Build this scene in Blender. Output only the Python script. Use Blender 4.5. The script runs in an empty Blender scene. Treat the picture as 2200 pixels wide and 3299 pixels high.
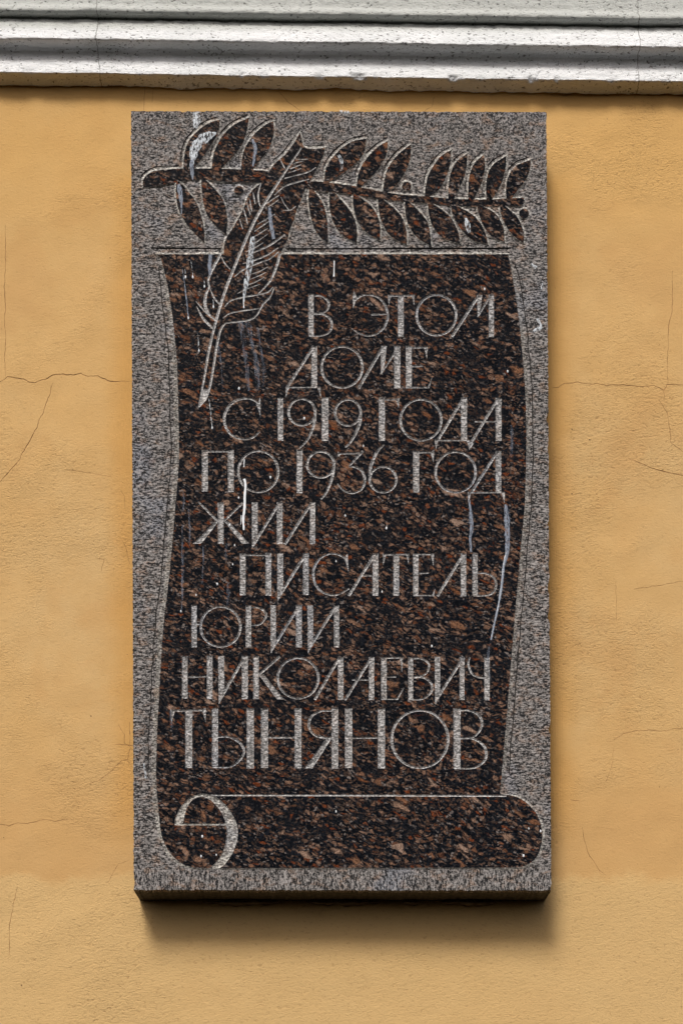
import bpy, bmesh, math, random
import numpy as np
from mathutils import Vector, noise
from mathutils.geometry import delaunay_2d_cdt
random.seed(7); np.random.seed(7)
sc = bpy.context.scene
COL = sc.collection

# ------------------------------------------------------------------ camera, sky, sun, exposure
P = 0.0005                      # metres per unit of the working drawing (a 2200 x 3299 grid on the slab's face)
CX, CY = 1100.0, 1649.5
DIST = 2.5                      # camera to the face of the slab
HOR = 4108.0                    # eye level in drawing units
T_WALL = 0.075                  # the wall stands this far behind the slab's face
def zc(py): return (CY - py) * P
cam = bpy.data.cameras.new('camera'); co = bpy.data.objects.new('camera', cam); COL.objects.link(co)
co.location = (0, -DIST, zc(HOR)); co.rotation_euler = (math.radians(90), 0, 0)
cam.sensor_width = 36; cam.lens = 36 * DIST / (3299 * P)
cam.shift_y = (HOR - CY) / 3299
cam.clip_start = 0.05; cam.clip_end = 200
sc.camera = co

SUN_EL, SUN_AZ = math.radians(47), math.radians(196)
w = bpy.data.worlds.new('World'); sc.world = w; w.use_nodes = True
nt = w.node_tree; bg = nt.nodes['Background']
sky = nt.nodes.new('ShaderNodeTexSky'); sky.sky_type = 'NISHITA'; sky.sun_disc = False
sky.sun_elevation = SUN_EL; sky.sun_rotation = SUN_AZ
sky.air_density = 0.7; sky.dust_density = 6.0; sky.ozone_density = 0.6
nt.links.new(sky.outputs[0], bg.inputs[0]); bg.inputs[1].default_value = 0.05
sd = Vector((math.sin(SUN_AZ) * math.cos(SUN_EL), math.cos(SUN_AZ) * math.cos(SUN_EL), math.sin(SUN_EL)))
sl = bpy.data.lights.new('sun', 'SUN'); sl.energy = 1.5; sl.angle = math.radians(18); sl.color = (1.0, 0.96, 0.91)
so = bpy.data.objects.new('sun', sl); COL.objects.link(so)
so.rotation_euler = (-sd).to_track_quat('-Z', 'Y').to_euler(); so.location = sd * 6
sc.view_settings.view_transform = 'Standard'; sc.view_settings.look = 'None'
sc.view_settings.exposure = 0.85; sc.view_settings.gamma = 1.0

# ------------------------------------------------------------------ material helpers
class NT:
    def __init__(s, name):
        s.m = bpy.data.materials.new(name); s.m.use_nodes = True
        s.t = s.m.node_tree; s.b = s.t.nodes['Principled BSDF']
        s.co = s.t.nodes.new('ShaderNodeTexCoord').outputs['Object']
    def n(s, kind, **kw):
        nd = s.t.nodes.new('ShaderNode' + kind)
        for k, v in kw.items(): setattr(nd, k, v)
        return nd
    def l(s, a, b): s.t.links.new(a, b)
    def setin(s, sock, v):
        if isinstance(v, bpy.types.NodeSocket): s.l(v, sock)
        else: sock.default_value = v
    def mapping(s, scale=(1, 1, 1), rot=(0, 0, 0), loc=(0, 0, 0), src=None):
        m = s.n('Mapping'); s.l(src or s.co, m.inputs[0])
        m.inputs['Scale'].default_value = scale; m.inputs['Rotation'].default_value = rot; m.inputs['Location'].default_value = loc
        return m.outputs[0]
    def turned(s, stretch, deg, loc=(0, 0, 0), src=None):
        m = s.n('Mapping', vector_type='TEXTURE'); s.l(src or s.co, m.inputs[0])
        m.inputs['Scale'].default_value = (1, 1, 1 / stretch); m.inputs['Rotation'].default_value = (0, math.radians(deg), 0); m.inputs['Location'].default_value = loc
        return m.outputs[0]
    def noise(s, scale, detail=2, rough=0.5, dist=0, src=None):
        x = s.n('TexNoise'); s.l(src or s.co, x.inputs['Vector'])
        x.inputs['Scale'].default_value = scale; x.inputs['Detail'].default_value = detail
        x.inputs['Roughness'].default_value = rough; x.inputs['Distortion'].default_value = dist
        return x.outputs[0]
    def vor(s, scale, feature='F1', rnd=1.0, src=None):
        x = s.n('TexVoronoi', feature=feature); s.l(src or s.co, x.inputs['Vector'])
        x.inputs['Scale'].default_value = scale; x.inputs['Randomness'].default_value = rnd
        return x
    def math(s, op, a, b=0.0, clamp=False):
        x = s.n('Math', operation=op, use_clamp=clamp); s.setin(x.inputs[0], a); s.setin(x.inputs[1], b); return x.outputs[0]
    def ss(s, v, a, b, lo=0.0, hi=1.0):
        x = s.n('MapRange', interpolation_type='SMOOTHSTEP'); s.setin(x.inputs[0], v)
        x.inputs[1].default_value = a; x.inputs[2].default_value = b; x.inputs[3].default_value = lo; x.inputs[4].default_value = hi
        return x.outputs[0]
    def mix(s, f, a, b, mode='MIX'):
        x = s.n('Mix', data_type='RGBA', blend_type=mode); s.setin(x.inputs[0], f)
        for i, v in ((6, a), (7, b)):
            if isinstance(v, tuple): v = v + (1,) if len(v) == 3 else v
            s.setin(x.inputs[i], v)
        return x.outputs[2]
    def ramp(s, v, stops, const=False):
        x = s.n('ValToRGB'); s.l(v, x.inputs[0]); cr = x.color_ramp
        if const: cr.interpolation = 'CONSTANT'
        while len(cr.elements) < len(stops): cr.elements.new(0.5)
        for e, (p, c) in zip(cr.elements, stops): e.position = p; e.color = tuple(c) + (1,)
        return x.outputs[0]
    def bump(s, h, strength, dist, prev=None):
        x = s.n('Bump'); s.l(h, x.inputs['Height']); x.inputs['Strength'].default_value = strength; x.inputs['Distance'].default_value = dist
        if prev: s.l(prev, x.inputs['Normal'])
        return x.outputs[0]
    def sep(s):
        x = s.n('SeparateXYZ'); s.l(s.co, x.inputs[0]); return x.outputs
    def out(s, col=None, rough=None, nrm=None, spec=0.5):
        if col is not None: s.setin(s.b.inputs['Base Color'], col if not isinstance(col, tuple) else col + (1,))
        if rough is not None: s.setin(s.b.inputs['Roughness'], rough)
        if nrm is not None: s.l(nrm, s.b.inputs['Normal'])
        s.b.inputs['Specular IOR Level'].default_value = spec
        return s.m

def mat_polished():
    k = NT('polished_granite')
    def warp(src, scale, amp):
        n = k.n('TexNoise'); k.l(k.co, n.inputs['Vector']); n.inputs['Scale'].default_value = scale; n.inputs['Detail'].default_value = 4; n.inputs['Roughness'].default_value = .65
        o = k.n('VectorMath', operation='SUBTRACT'); k.l(n.outputs['Color'], o.inputs[0]); o.inputs[1].default_value = (.5, .5, .5)
        c = k.n('VectorMath', operation='SCALE'); k.l(o.outputs[0], c.inputs[0]); c.inputs['Scale'].default_value = amp
        a = k.n('VectorMath', operation='ADD'); k.l(src, a.inputs[0]); k.l(c.outputs[0], a.inputs[1]); return a.outputs[0]
    flow = warp(k.co, 5, .05); fine = warp(flow, 130, .008)
    m1 = k.turned(2.4, 27, (0, 0, 0), fine); m2 = k.turned(2.1, 22, (3, 1, 2), fine); m3 = k.turned(1.7, 16, (7, 4, 2), fine)
    def grains(m, sc):
        v = k.vor(sc, src=m); c = k.n('SeparateColor'); k.l(v.outputs['Color'], c.inputs[0])
        return c.outputs, k.vor(sc, 'DISTANCE_TO_EDGE', src=m).outputs[0]
    dark = k.ramp(k.noise(330, 4, .7, src=m3), [(0.34, (.0015, .002, .003)), (.52, (.005, .0065, .0095)), (.62, (.022, .022, .025)), (.74, (.10, .09, .085))])
    c3, e3 = grains(m3, 230)
    f3 = k.ramp(c3[0], [(0, (.002, .0026, .004)), (.46, (.010, .012, .017)), (.60, (.055, .034, .025)), (.76, (.11, .074, .056)), (.91, (.18, .155, .145))], True)
    col = k.mix(k.math('MULTIPLY', k.ss(e3, .02, .16), k.ss(k.noise(30, 3), .36, .60, .25, 1.0)), dark, f3)
    tex = k.ramp(k.noise(480, 5, .72, src=m3), [(.36, (.05, .045, .045)), (.47, (.55, .53, .52)), (.56, (1.0, .98, .96)), (.66, (1.7, 1.65, 1.6))])
    crack = k.math('MULTIPLY', k.ss(k.noise(150, 3, .6, src=m2), .30, .46), 1.0)
    c2, e2 = grains(m2, 94)
    f2 = k.ramp(c2[1], [(0, (.11, .045, .025)), (.3, (.19, .10, .062)), (.6, (.27, .175, .13)), (.82, (.22, .135, .095)), (.9, (.17, .05, .02))])
    f2 = k.mix(1.0, f2, tex, 'MULTIPLY')
    s2 = k.math('MULTIPLY', k.math('MULTIPLY', k.ss(k.math('ADD', c2[0], k.math('MULTIPLY', k.math('SUBTRACT', k.noise(6, 3, .55), .5), .5)), .65, .69), k.ss(e2, .02, .28)), crack)
    col = k.mix(s2, col, f2)
    c1, e1 = grains(m1, 40)
    f1 = k.ramp(c1[1], [(0, (.24, .13, .08)), (.35, (.19, .08, .038)), (.65, (.31, .205, .15)), (1, (.35, .245, .19))])
    f1 = k.mix(1.0, f1, tex, 'MULTIPLY')
    s1 = k.math('MULTIPLY', k.math('MULTIPLY', k.ss(c1[0], .86, .88), k.ss(e1, .10, .30)), crack)
    col = k.mix(s1, col, f1)
    rg = k.ss(k.noise(35, 4, .6), .3, .75, .05, .10)
    return k.out(col, rg, k.bump(k.noise(300, 2), .02, .0003), .025)

def tooled(name, lift=1.0, comb=1.0, light=(.212, .20, .194), pink=(.25, .178, .135), black=(.010, .010, .011)):
    k = NT(name)
    X, Y, Z = k.sep()
    wob = k.noise(40, 2)
    # combing: short horizontal chisel lines on the flanks, vertical along the foot, unsettled at the head
    h = k.noise(1.0, 2.5, .62, .25, src=k.mapping((170, 200, 430)))
    v = k.noise(1.0, 2.5, .62, .25, src=k.mapping((430, 200, 130), (0, 0, 0), (5, 2, 1)))
    g = k.noise(1.0, 3, .65, .4, src=k.mapping((300, 300, 400), (0, math.radians(20), 0), (3, 7, 1)))
    jit = k.math('MULTIPLY', k.math('SUBTRACT', wob, .5), .05)
    low = k.ss(k.math('ADD', Z, jit), zc(2795) + .004, zc(2795) - .008)
    top = k.ss(k.math('ADD', Z, jit), zc(520) - .03, zc(430) + .03)
    f = k.n('Mix', data_type='FLOAT'); k.l(low, f.inputs[0]); k.l(h, f.inputs[2]); k.l(v, f.inputs[3])
    f2 = k.n('Mix', data_type='FLOAT'); k.l(top, f2.inputs[0]); k.l(f.outputs[0], f2.inputs[2]); k.l(g, f2.inputs[3])
    hgt = f2.outputs[0]
    # minerals bruised pale by the chisel
    base = k.mix(k.ss(k.noise(48, 4, .6, .3, src=k.mapping((1, 1, 1.6), (0, math.radians(-18), 0))), .48, .68), tuple(c * lift for c in light), tuple(c * lift for c in pink))
    base = k.mix(k.ss(k.noise(8, 3, .6), .52, .68, 0, .5), base, tuple(c * lift for c in (.22, .25, .31)))
    base = k.mix(k.ss(k.noise(14, 3, .6), .5, .72, 0, .4), base, tuple(c * lift for c in (.2, .19, .18)))
    spk = k.noise(420, 2, .6)
    dk = k.math('ADD', hgt, k.math('MULTIPLY', k.math('SUBTRACT', spk, .5), .7))
    col = k.mix(k.ss(dk, .38, .57), black, base)
    col = k.mix(k.ss(dk, .56, .70, 0, .75), col, tuple(min(.8, c * lift * 2.0) for c in light))
    nr = k.bump(hgt, .9 * comb, .0022)
    return k.out(col, .82, nr, .25)

def mat_plain(name, c1, c2, sc1=90, rough=.85, b=.3, bd=.001, spec=.3):
    k = NT(name)
    n = k.noise(sc1, 4, .6)
    return k.out(k.mix(k.ss(n, .35, .65), c1, c2), rough, k.bump(k.noise(sc1 * 4, 3), b, bd), spec)

def mat_wall():
    k = NT('ochre_plaster')
    X, Y, Z = k.sep()
    n1 = k.noise(2.6, 4, .55); n2 = k.noise(7, 4, .6, .4)
    col = k.mix(k.ss(n1, .38, .64), (.60, .385, .16), (.585, .392, .178))
    mott = k.noise(16, 5, .68)
    col = k.mix(k.ss(mott, .35, .7, .35, 0), col, (.54, .325, .12))
    col = k.mix(k.ss(n2, .50, .70, 0, .6), col, (.54, .325, .13))
    # the lower coat: paler, its upper limit drawn by the float
    rag = k.math('MULTIPLY', k.math('SUBTRACT', k.noise(7, 5, .65), .5), .10)
    edge = k.math('ADD', Z, rag)
    zl = zc(HOR) + (HOR - 2830) * P * (DIST + T_WALL) / DIST
    low = k.ss(edge, zl + .012, zl - .012)
    band = k.math('MULTIPLY', k.ss(edge, zl - .010, zl + .006), k.ss(edge, zl + .27, zl + .05))
    col = k.mix(k.math('MULTIPLY', band, .55), col, (.53, .315, .125))
    col = k.mix(k.math('MULTIPLY', low, .7), col, (.60, .41, .185))
    # brushed-on stripe of deeper ochre beside the slab, some shade painted into it
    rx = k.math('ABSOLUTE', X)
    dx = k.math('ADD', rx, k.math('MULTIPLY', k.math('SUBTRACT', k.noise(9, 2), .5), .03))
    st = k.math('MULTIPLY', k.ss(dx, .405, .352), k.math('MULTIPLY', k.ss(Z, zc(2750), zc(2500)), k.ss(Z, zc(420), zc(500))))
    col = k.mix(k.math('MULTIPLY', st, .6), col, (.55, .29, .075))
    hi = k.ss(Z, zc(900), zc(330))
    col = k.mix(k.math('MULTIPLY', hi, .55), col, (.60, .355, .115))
    # specks
    vv = k.vor(34); cc = k.n('SeparateColor'); k.l(vv.outputs['Color'], cc.inputs[0])
    sp = k.math('MULTIPLY', k.ss(vv.outputs['Distance'], .055, .03), k.ss(cc.outputs[0], .86, .88))
    col = k.mix(k.math('MULTIPLY', sp, .85), col, (.06, .035, .02))
    vf = k.vor(110); cf = k.n('SeparateColor'); k.l(vf.outputs['Color'], cf.inputs[0])
    sf = k.math('MULTIPLY', k.ss(vf.outputs['Distance'], .12, .04), k.ss(cf.outputs[0], .93, .95))
    col = k.mix(k.math('MULTIPLY', sf, .55), col, (.22, .12, .05))
    # relief: rippled patches dragged by the float, sand grain, slow swell
    patch = k.ss(k.noise(4.2, 3, .6, .3), .44, .66)
    ripp = k.noise(1.0, 4, .62, 1.1, src=k.mapping((120, 120, 230), (0, math.radians(8), 0)))
    grain = k.noise(300, 4, .6)
    low2 = k.math('MAXIMUM', patch, k.math('MULTIPLY', low, .45))
    amp = k.math('ADD', k.math('MULTIPLY', low2, .9), .3)
    hh = k.math('MULTIPLY', k.math('ADD', ripp, k.math('MULTIPLY', grain, .45)), amp)
    ripp_dark = k.math('MULTIPLY', k.ss(k.math('ADD', ripp, k.math('MULTIPLY', k.math('SUBTRACT', grain, .5), .6)), .42, .28), k.math('MULTIPLY', amp, .5))  # deeper colour in the low parts of the ripple
    col = k.mix(ripp_dark, col, (.30, .175, .07))
    strk = k.noise(1.0, 2, .5, .1, src=k.mapping((420, 10, 5)))
    nb = k.bump(hh, .8, .0021)
    nb = k.bump(k.noise(420, 3, .6), .3, .0010, nb)
    nb = k.bump(k.math('MULTIPLY', strk, st), .35, .0018, nb)
    nb = k.bump(k.noise(14, 4, .55), .35, .004, nb)
    return k.out(col, .88, nb, .2)

def mat_cornice():
    k = NT('white_painted_stucco')
    X, Y, Z = k.sep()
    n = k.noise(11, 4, .6)
    col = k.mix(k.ss(n, .4, .66), (.80, .82, .835), (.73, .755, .765))
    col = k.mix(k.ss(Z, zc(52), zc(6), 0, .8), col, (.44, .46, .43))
    str_ = k.noise(1, 3, .6, .3, src=k.mapping((30, 260, 330)))
    col = k.mix(k.ss(str_, .60, .72, 0, .5), col, (.34, .34, .33))
    pit = k.noise(1, 3, .62, .5, src=k.mapping((150, 260, 300)))
    pm = k.ss(k.noise(14, 3, .6), .3, .6, .0, .06)
    pd = k.ss(k.math('ADD', pit, pm), .345, .30)
    pd = k.ss(k.math('SUBTRACT', k.math('SUBTRACT', 1, pit), k.math('SUBTRACT', .06, pm)), .585, .64)
    col = k.mix(k.math('MULTIPLY', pd, .8), col, (.10, .10, .095))
    for x0 in (-.398, .486):       # hairline splits running down the moulding
        d = k.math('ABSOLUTE', k.math('SUBTRACT', k.math('ADD', X, k.math('MULTIPLY', k.math('SUBTRACT', k.noise(22, 4, .6), .5), .02)), x0))
        col = k.mix(k.ss(d, .0011, .0004, 0, .7), col, (.16, .155, .14))
    vv = k.vor(120); cc = k.n('SeparateColor'); k.l(vv.outputs['Color'], cc.inputs[0])
    sp = k.math('MULTIPLY', k.ss(vv.outputs['Distance'], .22, .12), k.ss(cc.outputs[0], .78, .8))
    col = k.mix(k.math('MULTIPLY', sp, .8), col, (.08, .085, .08))
    nb = k.bump(pit, .6, .004)
    nb = k.bump(k.noise(330, 4, .7), .55, .0022, nb)
    return k.out(col, .95, nb, .08)

def mat_drip(name, col, alpha, lo=.35, hi=.6, scale=(500, 400, 160)):
    k = NT(name)
    t = k.n('BsdfTransparent'); mx = k.n('MixShader')
    f = k.math('MULTIPLY', k.ss(k.noise(1, 6, .78, src=k.mapping(scale)), lo, hi), alpha)
    k.l(f, mx.inputs[0]); k.l(t.outputs[0], mx.inputs[1]); k.l(k.b.outputs[0], mx.inputs[2])
    k.l(mx.outputs[0], k.t.nodes['Material Output'].inputs[0])
    return k.out(col, .6, None, .3)

M_POL = mat_polished()
M_TOOL = tooled('tooled_granite')
M_CUT = tooled('chisel_cut_granite', 1.0, .4, (.40, .39, .36), (.38, .32, .27), (.10, .095, .09))
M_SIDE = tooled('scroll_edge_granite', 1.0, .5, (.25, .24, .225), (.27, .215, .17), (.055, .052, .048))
M_LET = tooled('carved_letter_granite', 1.0, .3, (.36, .358, .358), (.36, .315, .285), (.10, .10, .10))
M_BARB = tooled('scratched_granite', 1.0, .3, (.50, .495, .49), (.48, .43, .39), (.2, .2, .2))
M_GROOVE = mat_plain('dark_groove', (.012, .011, .01), (.03, .028, .024))  # near-black colour for the narrow grooves in the slab's ground
M_BACK = mat_plain('raw_granite', (.035, .033, .03), (.09, .08, .07), 120)
M_MORT = mat_plain('mortar', (.10, .075, .05), (.2, .15, .1), 60)
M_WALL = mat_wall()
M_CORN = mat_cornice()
M_SOFF = None
M_CRACK = mat_plain('crack_dirt', (.24, .13, .05), (.36, .20, .08), 60)
M_WHITE = mat_drip('white_drip', (.80, .84, .88), 1.0, .18, .4)
M_SPLASH = mat_drip('white_splash', (.62, .68, .74), .95, .43, .57, (420, 400, 150))
M_BLUE = mat_drip('blue_grey_drip', (.30, .35, .44), .75, .28, .6)
M_FAINT = mat_drip('faint_wash', (.24, .29, .38), .42, .40, .66, (420, 300, 40))

# ------------------------------------------------------------------ object helpers
def W(px, py, y=0.0): return Vector(((px - CX) * P, y, zc(py)))
def WP(px, py, y):                # a point y metres behind the slab's face that is seen at the drawn place
    k = (DIST + y) / DIST; return Vector(((px - CX) * P * k, y, zc(HOR) + (HOR - py) * P * k))
def empty(name, loc, label, cat):
    o = bpy.data.objects.new(name, None); COL.objects.link(o); o.location = loc; o.empty_display_size = .05
    o['label'] = label; o['category'] = cat
    return o
def mesh(name, verts, faces, mats, parent=None, midx=None, smooth=False):
    me = bpy.data.meshes.new(name); me.from_pydata([tuple(v) for v in verts], [], faces)
    for m in mats: me.materials.append(m)
    if midx is not None: me.polygons.foreach_set('material_index', midx)
    if smooth: me.polygons.foreach_set('use_smooth', [True] * len(me.polygons))
    me.update()
    o = bpy.data.objects.new(name, me); COL.objects.link(o)
    if parent:
        top = parent
        while top.parent: top = top.parent
        o.parent = parent
        pm = Vector((0, 0, 0)) if parent.type == 'MESH' else parent.location
        o.location = -pm
    return o

# ------------------------------------------------------------------ 2D shape helpers (drawing units)
def catmull(pts, step=7.0, closed=False):
    p = [np.array(q, float) for q in pts]; n = len(p); out = []
    rng = n if closed else n - 1
    for i in range(rng):
        p1, p2 = p[i], p[(i + 1) % n]
        p0 = p[i - 1] if (i > 0 or closed) else 2 * p1 - p2
        p3 = p[(i + 2) % n] if (i + 2 < n or closed) else 2 * p2 - p1
        k = max(1, int(np.linalg.norm(p2[:2] - p1[:2]) / step))
        for j in range(k):
            t = j / k
            out.append(.5 * ((2 * p1) + (-p0 + p2) * t + (2 * p0 - 5 * p1 + 4 * p2 - p3) * t * t + (-p0 + 3 * p1 - 3 * p2 + p3) * t ** 3))
    if not closed: out.append(p[-1])
    return out
def dens(pts, step=7.0, closed=True):
    p = [np.array(q, float) for q in pts]; n = len(p); out = []
    for i in range(n if closed else n - 1):
        a, b = p[i], p[(i + 1) % n]
        k = max(1, int(round(np.linalg.norm(b[:2] - a[:2]) / step)))
        out += [a + (b - a) * j / k for j in range(k)]
    if not closed: out.append(p[-1])
    return out
def jit(pts, a=.45): return [q + np.array([random.uniform(-a, a), random.uniform(-a, a)]) for q in pts]
def normals(p, closed):
    n = len(p); r = []
    for i in range(n):
        a = p[i - 1] if (i > 0 or closed) else p[i]; b = p[(i + 1) % n] if (i < n - 1 or closed) else p[i]
        d = b[:2] - a[:2]; d = d / (np.linalg.norm(d) + 1e-9); r.append(np.array([-d[1], d[0]]))
    return r

class Stroke:                    # loops = even-odd outline, inner = extra crease lines
    def __init__(s, loops, inner, dmax=2.6, slope=.75):
        s.loops = loops; s.inner = inner; s.dmax = dmax; s.slope = slope
        a = np.concatenate([np.array(l) for l in loops]); s.lo = a.min(0) - .5; s.hi = a.max(0) + .5
def inside(loops, q):
    r = np.zeros(len(q), bool)
    for l in loops:
        a = np.array(l); b = np.roll(a, -1, 0)
        for (x0, y0), (x1, y1) in zip(a, b):
            if y0 == y1: continue
            c = ((y0 > q[:, 1]) != (y1 > q[:, 1])) & (q[:, 0] < (x1 - x0) * (q[:, 1] - y0) / (y1 - y0) + x0)
            r ^= c
    return r
def dist(loops, q):
    d = np.full(len(q), 1e9)
    for l in loops:
        a = np.array(l); b = np.roll(a, -1, 0)
        for p0, p1 in zip(a, b):
            e = p1 - p0; t = np.clip(((q - p0) @ e) / (e @ e + 1e-12), 0, 1)
            d = np.minimum(d, np.hypot(*(q - p0 - t[:, None] * e).T))
    return d

def st_poly(pts, inset=3.4, j=.45, crease=True):
    pts = [np.array(q, float) for q in pts]
    area = sum(pts[i - 1][0] * pts[i][1] - pts[i][0] * pts[i - 1][1] for i in range(len(pts)))
    if area < 0: pts = pts[::-1]
    n = len(pts); inn = []
    for i in range(n):
        d0 = pts[i] - pts[i - 1]; d1 = pts[(i + 1) % n] - pts[i]
        d0 /= np.linalg.norm(d0) + 1e-9; d1 /= np.linalg.norm(d1) + 1e-9
        n0 = np.array([-d0[1], d0[0]]); n1 = np.array([-d1[1], d1[0]]); m = n0 + n1; k = 1 + n0 @ n1
        inn.append(pts[i] + m / max(k, .35) * inset)
    lp = jit(dens(pts), j)
    inn = dens(inn, 9)
    ok = inside([lp], np.array(inn)).all() and dist([lp], np.array(inn)).min() > inset * .5
    if ok: return Stroke([lp], [(inn, True)])
    c = sum(pts) / n
    far = max(pts, key=lambda q: np.linalg.norm(q - c))
    return Stroke([lp], [([c, c * .5 + far * .5], False)])
def st_line(pts, w, smooth=True, j=.35):
    ws = w if isinstance(w, (tuple, list)) else [w] * len(pts)
    if len(ws) != len(pts): ws = list(np.interp(np.linspace(0, 1, len(pts)), np.linspace(0, 1, len(ws)), ws))
    q = [(a[0], a[1], b) for a, b in zip(pts, ws)]
    c = catmull(q) if smooth and len(q) > 2 else dens(q, 7, False)
    nn = normals(c, False)
    L = jit([a[:2] + n * a[2] / 2 for a, n in zip(c, nn)], j); R = jit([a[:2] - n * a[2] / 2 for a, n in zip(c, nn)], j)
    cen = [a[:2] for a in c]
    d = cen[1] - cen[0]; d /= np.linalg.norm(d); s0 = cen[0] + d * min(c[0][2] / 2, np.linalg.norm(cen[1] - cen[0]) * .6)
    d = cen[-2] - cen[-1]; d /= np.linalg.norm(d); s1 = cen[-1] + d * min(c[-1][2] / 2, np.linalg.norm(cen[-2] - cen[-1]) * .6)
    return Stroke([L + R[::-1]], [([s0] + cen[1:-1] + [s1], False)])
def st_ring(x0, x1, y0, y1, ws, wt):
    cx, cy, a, b = (x0 + x1) / 2, (y0 + y1) / 2, (x1 - x0) / 2, (y1 - y0) / 2
    n = max(20, int(2 * math.pi * a / 7)); o = []; i_ = []; c = []
    for k in range(n):
        t = 2 * math.pi * k / n; u = np.array([math.cos(t), math.sin(t)])
        o.append(np.array([cx, cy]) + u * (a, b)); i_.append(np.array([cx, cy]) + u * (a - ws, b - wt)); c.append(np.array([cx, cy]) + u * (a - ws / 2, b - wt / 2))
    return Stroke([jit(o, .3), jit(i_, .3)], [(c, True)])

class Z:                         # a patch of the drawing measured at its own scale
    def __init__(s, ox, oy, k): s.o = np.array([ox, oy], float); s.k = k
    def p(s, pts): return [s.o + np.array(q, float) * s.k for q in pts]
    def rect(s, x0, x1, y0, y1): return st_poly(s.p([(x0, y0), (x1, y0), (x1, y1), (x0, y1)]))
    def poly(s, *pts): return st_poly(s.p(pts))
    def line(s, w, *pts):
        ww = [v * s.k for v in w] if isinstance(w, (tuple, list)) else w * s.k
        return st_line(s.p(pts), ww)
    def ring(s, x0, x1, y0, y1, ws=17, wt=13):
        (a, b), (c, d) = s.p([(x0, y0), (x1, y1)]); return st_ring(a, c, b, d, ws * s.k, wt * s.k)

# ------------------------------------------------------------------ lettering
LET = []                         # (kind, strokes)
def L(*st, kind='letter'): LET.append((kind, list(st)))
A = Z(900, 900, 800 / 1568)
L(A.rect(183, 217, 92, 360), A.line((10, 10, 16, 12, 10, 10), (210, 106), (265, 105), (312, 145), (300, 195), (265, 213), (212, 216)),
  A.line((10, 11, 16, 15, 10, 9), (212, 219), (280, 222), (325, 258), (326, 315), (280, 352), (190, 357)))
L(A.line((14, 12, 10, 12, 15, 16, 15, 12, 10, 10, 5), (476, 132), (515, 105), (560, 98), (620, 112), (662, 155), (684, 226), (665, 295), (618, 341), (560, 356), (505, 342), (455, 308)),
  A.line(11, (580, 222), (688, 218)), A.poly((469, 68), (488, 108), (482, 132), (466, 186), (461, 128)))
L(A.rect(747, 784, 104, 362), A.line(11, (688, 104), (850, 102)), A.poly((684, 96), (706, 98), (690, 168)), A.poly((832, 98), (853, 98), (850, 166)))
L(A.ring(857, 1123, 92, 360))
L(A.line(18, (1088, 363), (1258, 100)), A.poly((1246, 98), (1279, 98), (1268, 190), (1252, 240), (1248, 190)), A.line((8, 14), (1250, 238), (1332, 100)), A.rect(1320, 1353, 97, 365))
L(A.rect(202, 238, 420, 681), A.line(18, (50, 682), (218, 422)), A.line(9, (45, 682), (255, 681)), A.poly((40, 678), (64, 679), (42, 746)), A.poly((238, 680), (259, 678), (263, 746)))
L(A.ring(258, 532, 418, 690))
L(A.line(18, (500, 687), (655, 424)), A.poly((642, 420), (678, 420), (664, 540), (640, 602), (640, 520)), A.line((8, 15), (640, 598), (752, 426)), A.rect(724, 763, 420, 688))
L(A.rect(797, 835, 420, 688), A.line(10, (830, 431), (930, 430)), A.poly((912, 426), (937, 425), (930, 502)), A.line(10, (832, 550), (905, 548)), A.line(9, (800, 683), (945, 683)), A.poly((932, 686), (965, 614), (946, 688)))
B = Z(600, 1250, 550 / 1568); C = Z(1100, 1250, 600 / 1568)
L(B.line((18, 16, 18, 24, 26, 26, 24, 20, 17, 18, 14), (664, 140), (605, 106), (535, 96), (445, 122), (378, 190), (350, 285), (375, 380), (440, 445), (530, 470), (610, 455), (676, 402)),
  B.poly((681, 75), (684, 272), (662, 195), (640, 150), (668, 122)))
L(B.rect(840, 891, 88, 483), kind='digit')
L(B.ring(928, 1197, 92, 352, 24, 17), B.line((26, 28, 24, 20, 14), (1184, 225), (1176, 320), (1140, 425), (1090, 505), (1040, 552)), kind='digit')
L(B.rect(1243, 1306, 85, 485), kind='digit')
L(B.ring(1355, 1613, 98, 354, 24, 17), C.line((22, 26, 22, 18, 13), (163, 215), (152, 300), (110, 400), (62, 472), (30, 500)), kind='digit')
L(C.rect(313, 365, 78, 445), C.line(13, (360, 99), (484, 96)), C.poly((452, 92), (487, 84), (480, 166)))
L(C.ring(485, 850, 88, 450, 22, 16))
L(C.line(24, (808, 442), (1020, 92)), C.rect(1003, 1055, 80, 441), C.line(12, (788, 441), (1075, 441)), C.poly((783, 430), (818, 432), (793, 522)), C.poly((1052, 442), (1088, 446), (1075, 524)))
L(C.line(24, (1088, 462), (1315, 90)), C.rect(1295, 1345, 82, 445), C.line(11, (1120, 283), (1298, 283)), C.poly((1076, 521), (1116, 462), (1080, 458)))
L(B.rect(145, 200, 570, 950), B.rect(383, 438, 570, 955), B.line(15, (150, 584), (438, 582)))
L(B.ring(468, 857, 570, 965, 24, 17))
L(B.rect(1013, 1068, 565, 965), kind='digit')
L(B.ring(1100, 1370, 575, 832, 24, 18), B.line((26, 26, 24, 20, 14), (1358, 690), (1346, 800), (1312, 900), (1272, 985), (1236, 1020)), kind='digit')
N = Z(0, 0, 1)
L(N.line(5.5, (1091, 1462), (1162, 1460)), N.poly((1088, 1455), (1096, 1460), (1095, 1470), (1088, 1470)), N.line((8, 6), (1168, 1454), (1124, 1502)),
  N.line((4, 6, 9, 9, 7, 6, 6, 5, 4), (1124, 1504), (1146, 1505.5), (1166, 1518), (1174.5, 1541), (1171, 1566), (1156, 1582), (1133, 1588.5), (1106, 1580), (1087, 1558)), kind='digit')
L(C.ring(225, 472, 655, 887, 22, 16), C.line((22, 26, 24, 18, 12), (236, 740), (248, 655), (290, 552), (322, 510), (360, 476)), kind='digit')
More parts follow.
